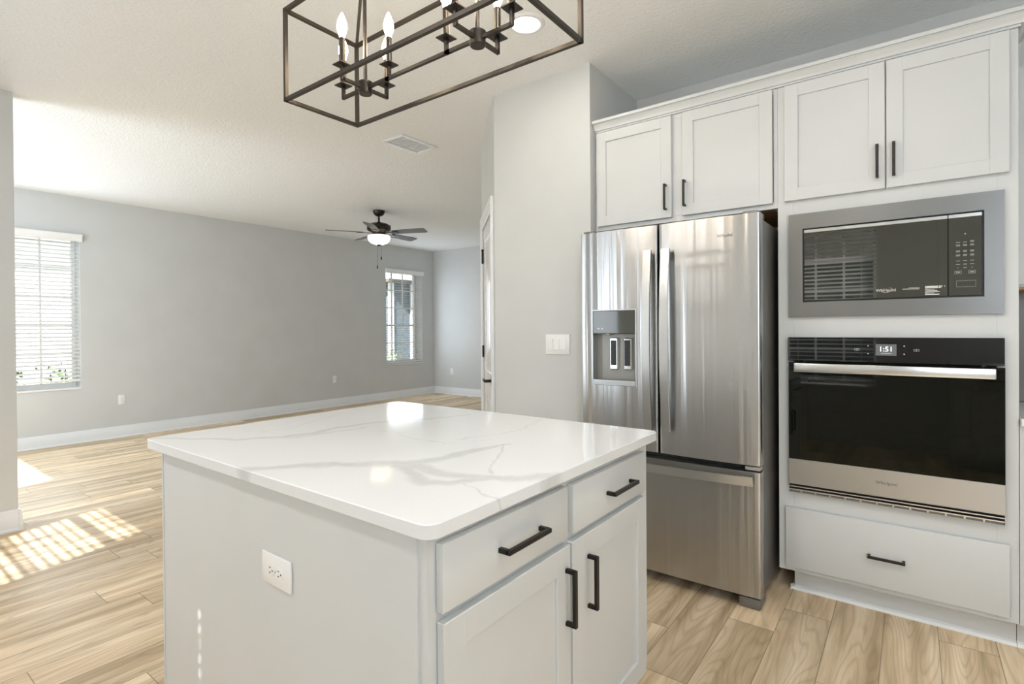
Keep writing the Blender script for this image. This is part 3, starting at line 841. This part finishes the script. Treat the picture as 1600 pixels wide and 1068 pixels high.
# ------------------------------------------------------------------ fridge
FR = 2.525
fr_ = thing('refrigerator', 'stainless French door fridge with ice and water dispenser', 'refrigerator', (-.985, 2.95, 0))
RF = lambda u, n, z: (u, FR - n, z)
m = MB(RF); m.box(-1.432, -.540, -.82, -.075, .055, 1.762, .004); m.build('body', 'midgrey', fr_)
def dprof(u0, u1, a, b, bulge=.009, r=.010, back=-.062):
    """front outline (list of (u, n)) of the part of a bowed door that lies between a and b"""
    cx_, hw = (u0+u1)/2, (u1-u0)/2
    def fn(u):
        e = bulge*(1-((u-cx_)/hw)**2) - bulge
        ed = min(u-u0, u1-u)
        if ed < r: e -= r - math.sqrt(max(0, r*r-(r-ed)**2))
        return e
    us = sorted({a, b} | {a+(b-a)*i/26 for i in range(27)} | {u for u in [u0+r*k for k in (0, .08, .25, .5, 1)]+[u1-r*k for k in (0, .08, .25, .5, 1)] if a <= u <= b})
    return [(u, fn(u)) for u in us] + [(b, back), (a, back)]
pf = lambda p_, q_, s_: RF(p_, q_, s_)
ZD0, ZD1 = .651, 1.778
xl0, xl1, xr0, xr1 = -1.437, -1.0045, -.9965, -.533
du0, du1, dz0, dz1 = -1.366, -1.112, .970, 1.367
m = MB()
m.prism(dprof(xl0, xl1, xl0, du0), pf, ZD0, ZD1); m.prism(dprof(xl0, xl1, du1, xl1), pf, ZD0, ZD1)
m.prism(dprof(xl0, xl1, du0, du1), pf, ZD0, dz0); m.prism(dprof(xl0, xl1, du0, du1), pf, dz1, ZD1)
ld = m.build('door', 'steel', fr_)
m = MB(); m.prism(dprof(xr0, xr1, xr0, xr1), pf, ZD0, ZD1); rd = m.build('door', 'steel', fr_)
m = MB(); m.prism(dprof(xl0, xr1, xl0, xr1), pf, .060, .622); fz = m.build('freezer_drawer', 'steel', fr_)
m = MB(RF); m.box(-1.425, -.545, -.075, -.063, .07, 1.765); m.build('door_gasket', 'black', fr_)
# dispenser in the left door
m = MB(RF)
n0 = -.006
m.box(du0, du0+.007, -.06, n0+.007, dz0, dz1); m.box(du1-.007, du1, -.06, n0+.007, dz0, dz1); m.box(du0+.007, du1-.007, -.06, n0+.007, dz1-.006, dz1); m.box(du0+.007, du1-.007, -.012, n0+.009, dz0, dz0+.030, .002)
dp = m.build('dispenser', 'steelflat', ld)
MB(RF).box(du0+.007, du1-.007, -.030, n0+.006, 1.240, dz1-.006, .003).build('dispenser_panel', 'dispglass', dp)
MB(RF).box(du0+.007, du1-.007, -.061, -.052, dz0+.004, 1.24).build('dispenser_back', 'recess', dp)
MB(RF).box(du0+.007, du1-.007, -.052, -.012, dz0+.004, dz0+.022).build('drip_tray', 'darkgrey', dp)
for cx_ in (-1.254, -1.176):
    m = MB(RF); m.box(cx_-.022, cx_+.022, -.052, -.030, 1.052, 1.218, .004); pd = m.build('paddle', 'chrome', dp)
    MB(RF).box(cx_-.0165, cx_+.0165, -.031, -.0285, 1.073, 1.206, .001).build('paddle_pad', 'black', pd)
m = MB(RF); m.lathe((-1.285, -.03, 1.243), [(0, -.012), (.012, -.010), (.014, 0), (0, 0)], 14, (0, 0, 1)); m.build('water_spout', 'silver', dp)
m = MB(RF)
for cx_ in (-1.327, -1.305): m.box(cx_-.006, cx_+.006, n0+.0059, n0+.0063, 1.264, 1.270)
m.build('dispenser_icons', 'whitemark', dp)
# long bowed handles
def bow(f3, w, t_, h, parent):
    m = MB(); k = 24; prof = []
    outer = []; inner = []
    for i in range(k+1):
        s_ = -1 + 2*i/k; e = h*(1-s_*s_)
        outer.append((s_, .036+e)); inner.append((s_, .036+e-t_))
    prof = outer + inner[::-1]
    m.prism(prof, f3, -w/2, w/2)
    return m
for cx_, par in ((-1.039, ld), (-.949, rd)):
    f3 = lambda s_, n_, w_, cx_=cx_: RF(cx_+w_, n_, 1.209+s_*.443)
    hh_ = bow(f3, .040, .013, .030, par).build('handle', 'steelh', par)
    for zz in (.80, 1.62): MB(RF).box(cx_-.010, cx_+.010, -.010, .034, zz-.018, zz+.018, .003).build('handle_post', 'darkgrey', hh_)
f3 = lambda s_, n_, w_: RF(-.985+s_*.424, n_, .588+w_)
hh_ = bow(f3, .040, .013, .030, fz).build('handle', 'steelh', fz)
for xx in (-1.36, -.61): MB(RF).box(xx-.018, xx+.018, -.012, .034, .578, .598, .003).build('handle_post', 'darkgrey', hh_)
logo(rd, 0, 0, 0, .0215, 'darkmark', 'silver', place=lambda u, v, w: RF(-.692+u, -.0012+w, 1.690+v))
for xx in (-1.395, -.577):
    MB(RF).box(xx-.035, xx+.030, -.17, -.03, 1.766, 1.795, .006, 2).build('hinge_cover', 'midgrey', fr_)
MB(RF).box(-.60, -.537, -.060, -.008, .628, .646, .003).build('hinge_plate', 'silver', fr_)
m = MB(RF); m.box(-1.42, -.552, -.14, -.10, .012, .052)
m.build('kick_grille', 'black', fr_)
m = MB(RF)
for k in range(3): m.box(-1.36, -.66, -.10, -.096, .017+k*.012, .022+k*.012)
m.build('grille_slats', 'darkgrey', fr_)
for xx in (-1.385, -.585):
    m = MB(RF); m.box(xx-.048, xx+.046, -.13, -.018, 0, .050, .010, 2); m.build('foot', 'midgrey', fr_)
for xx in (-1.385, -.585): MB().rod((xx, FR+.76, 0), (xx, FR+.76, .056), .02, 12).build('rear_roller', 'black', fr_)

# ------------------------------------------------------------------ island
il = thing('kitchen_island', 'white island base cabinet with two drawers over two shaker doors', 'island cabinet', (-1.345, 1.22, 0))
yA, yB = .70, 1.738
m = MB(); m.box(-1.957, IX-.075, yA, yB, 0, .114); m.box(-1.957, IX, yA, yB, .114, .8835)
m.box(IX-.075, IX, yA, yA+.018, 0, .114)
m.build('cabinet_box', 'cab', il)
m = MB(); m.box(-1.950, -.754, .6945, .700, 0, .8835); m.box(-1.958, -1.948, .692, .700, 0, .8835, .001)
m.build('end_panel', 'cab', il)
drawer(IS, il, .722, 1.183, .728, .862, .001, .021, .973, .794, .165)
drawer(IS, il, 1.210, 1.680, .728, .858, .001, .021, 1.480, .789, .165)
door(IS, il, .724, 1.192, .118, .708, .001, .021, 1.170, .580, .147, .064)
door(IS, il, 1.204, 1.681, .118, .708, .001, .021, 1.286, .577, .147, .064)
m = MB()
def rounded(x0, x1, y0, y1, r, k=8):
    pts = []
    for cx_, cy_, a0 in ((x1-r, y1-r, 0), (x0+r, y1-r, 90), (x0+r, y0+r, 180), (x1-r, y0+r, 270)):
        for i in range(k+1):
            th = math.radians(a0+90*i/k); pts.append((cx_+r*math.cos(th), cy_+r*math.sin(th)))
    return pts
def slab_(x0, x1, y0, y1, z0, z1, r, e=.002):
    m = MB(); k = 0; rings = []
    for ins, z in ((e, z0), (0, z0+e), (0, z1-e), (e, z1)):
        rings.append([m.bm.verts.new((x, y, z)) for x, y in rounded(x0+ins, x1-ins, y0+ins, y1-ins, max(r-ins, .001))])
    n = len(rings[0])
    for A, B in zip(rings, rings[1:]):
        for i in range(n): m.bm.faces.new((A[i], A[(i+1) % n], B[(i+1) % n], B[i]))
    m.bm.faces.new(rings[0][::-1]); m.bm.faces.new(rings[-1])
    return m
o = slab_(-2.045, -.697, .672, 1.767, .884, .914, .032).build('island_worktop', 'quartz'); own_origin(o, (-1.37, 1.22, .884))
tag(o, 'white quartz island worktop with soft grey veins', 'worktop')

# ------------------------------------------------------------------ the run beyond the tower
bc = thing('base_cabinet', 'white base cabinet under the worktop beyond the oven tower', 'cabinet', (.8, 3.1, 0))
m = MB(KC); m.box(.333, 1.30, BACK, 0, .114, .8835); m.box(.333, 1.30, BACK, -.075, 0, .114); m.build('cabinet_box', 'cab', bc)
m = MB(); m.prism([(0, 0), (.018, 0), (.014, .012), (0, .019)], lambda p_, q_, s_: KC(s_, -.075+p_, q_), .332, 1.30); m.build('shoe_moulding', 'trim', bc)
for a, b, hu in ((.352, .810, .785), (.820, 1.28, .845)):
    drawer(KC, bc, a, b, .728, .862, .001, .021, (a+b)/2, .795, .16); door(KC, bc, a, b, .118, .708, .001, .021, hu, .58)
o = slab_(.333, XR, FC-.03, YN, .884, .914, .004).build('kitchen_worktop', 'quartz'); own_origin(o, (1.4, 3.1, .884))
tag(o, 'white quartz worktop starting at the side of the oven tower', 'worktop')
o = MB().box(.333, XR, YN-.014, YN-.003, .916, 1.418).build('backsplash', 'tile'); own_origin(o, (1.4, YN, .914))
tag(o, 'dark grey backsplash strip between worktop and wall cabinet', 'backsplash')
wc = thing('wall_cabinet', 'white wall cabinet with a brown underside beside the oven tower', 'cabinet', (.8, 3.24, 1.42))
m = MB(); m.box(.333, 1.30, 3.085, YN, 1.432, 2.36); m.build('cabinet_box', 'cab', wc)
MB().box(.333, 1.30, 3.085, YN-.012, 1.42, 1.432).build('underside_panel', 'rawwood', wc)
UC = lambda u, n, z: (u, 3.085-n, z)
door(UC, wc, .345, .812, 1.44, 2.35, .001, .021, .785, 1.53); door(UC, wc, .822, 1.288, 1.44, 2.35, .001, .021, .848, 1.53)
# base cabinets along the wall behind the camera (mirrored dimly in the oven door)
RB = lambda u, n, z: (u, -.53+n, z)
rc_ = thing('base_cabinet', 'white base cabinet run facing the oven, mirrored in its glass', 'cabinet', (1.2, -.85, 0))
m = MB(); m.box(.30, XR-.005, YB+.005, -.53, .114, .8835); m.box(.30, XR-.005, YB+.005, -.605, 0, .114); m.build('cabinet_box', 'cab', rc_)
for k in range(4):
    a = .32 + k*.525; b = a+.51
    drawer(RB, rc_, a, b, .728, .862, .001, .021, (a+b)/2, .795, .16); door(RB, rc_, a, b, .118, .708, .001, .021, b-.025 if k % 2 == 0 else a+.025, .58)
o = slab_(.28, XR-.005, YB+.005, -.495, .884, .914, .01).build('kitchen_worktop', 'quartz'); own_origin(o, (1.3, -.83, .884))
tag(o, 'white quartz worktop along the wall opposite the oven', 'worktop')

# ------------------------------------------------------------------ outside
gr = MB().box(-30, 14, -14, 24, -.40, -.30).build('ground', 'concrete'); gr['kind'] = 'structure'
ea = MB(); ea.box(-8.6, 3.4, YB-.75, YB-.25, 2.567, 2.64); ea = ea.build('roof_eave', 'trim'); ea['kind'] = 'structure'
nh = thing('neighbour_house', 'blue-grey sided house with white corner board seen through the narrow window', 'house', (-12.5, 11.5, -.30))
MB().box(-15, -10.6, 9.0, 15, -.30, 2.45).build('siding_wall', 'bluesiding', nh)
MB().box(-10.6, -10.55, 9.60, 9.78, -.30, 2.45).build('downpipe', 'vinyl', nh)
m = MB(); m.box(-10.6, -10.56, 8.86, 9.02, -.30, 2.45); m.build('corner_board', 'vinyl', nh)
m = MB(); m.box(-15.4, -10.25, 8.6, 15.4, 2.45, 2.52); m.build('soffit', 'soffit', nh)
m = MB(); m.box(-15.4, -10.22, 8.6, 15.4, 2.52, 2.70); m.build('fascia', 'vinyl', nh)
m = MB(); m.prism([(-10.2, 2.70), (-15.4, 2.70), (-12.8, 4.1)], lambda p_, q_, s_: (p_, s_, q_), 8.6, 15.4); m.build('roof', 'soffit', nh)
wh = thing('neighbour_house', 'added white sided house whitening the view behind the blind by the wall end', 'house', (-12.5, 1.5, -.30))  # put in so the view through this window burns out to white
MB().box(-15, -11.0, -6, 6.2, -.30, 2.9).build('siding_wall', 'whitesiding', wh)
m = MB(); m.box(-15.3, -10.7, -6.3, 6.5, 2.9, 3.05); m.build('fascia', 'vinyl', wh)
m = MB(); m.prism([(-10.7, 3.05), (-15.3, 3.05), (-13, 4.3)], lambda p_, q_, s_: (p_, s_, q_), -6.3, 6.5); m.build('roof', 'soffit', wh)
bh = thing('neighbour_house', 'blue-grey house across the yard behind the camera, mirrored in the microwave', 'house', (-1, -8, -.30))
MB().box(-6, 4, -12, -7, -.30, 2.6).build('siding_wall', 'bluesiding', bh)
m = MB(); m.prism([(-6.6, 2.6), (-12.4, 2.6), (-9.5, 4.4)], lambda p_, q_, s_: (s_, p_, q_), -6.4, 4.4); m.build('roof', 'soffit', bh)
def shrub(x, y, h, r, label, n, seed):
    rnd = random.Random(seed)
    sh = thing('shrub', label, 'shrub', (x, y, -.30), 'shrubs outside the windows')
    m = MB(); st = MB()
    for b_ in range(7):
        an = rnd.uniform(0, 2*PI); q_ = Vector((x+math.cos(an)*r*.8, y+math.sin(an)*r*.8, -.30+h*rnd.uniform(.7, 1)))
        st.rod((x, y, -.30), q_, .008, 5)
    for k in range(n):
        an = rnd.uniform(0, 2*PI); rr = r*math.sqrt(rnd.random()); zz = -.30 + h*rnd.uniform(.25, 1)
        c = Vector((x+math.cos(an)*rr, y+math.sin(an)*rr, zz))
        d = Vector((rnd.uniform(-1, 1), rnd.uniform(-1, 1), rnd.uniform(-.2, 1))).normalized(); s_ = d.cross(Vector((rnd.uniform(-1, 1), rnd.uniform(-1, 1), .3))).normalized()
        ln = rnd.uniform(.05, .09); vs = [m.bm.verts.new(c + d*ln*a_ + s_*ln*b_) for a_, b_ in ((0, 0), (.5, .28), (1, 0), (.5, -.28))]
        m.bm.faces.new(vs)
    m.build('foliage', 'leaf', sh); st.build('stems', 'soffit', sh)
shrub(-8.9, 1.35, 1.05, .30, 'leafy shrub outside the window by the wall end', 260, 1)
shrub(-8.9, 2.05, 1.12, .28, 'small shrub at the inner edge of the window by the wall end', 200, 2)
shrub(-9.3, 7.75, 1.10, .32, 'green shrub low in the narrow window by the far corner', 260, 3)

for o in list(bpy.data.objects):
    if '_root' in o: del o['_root']
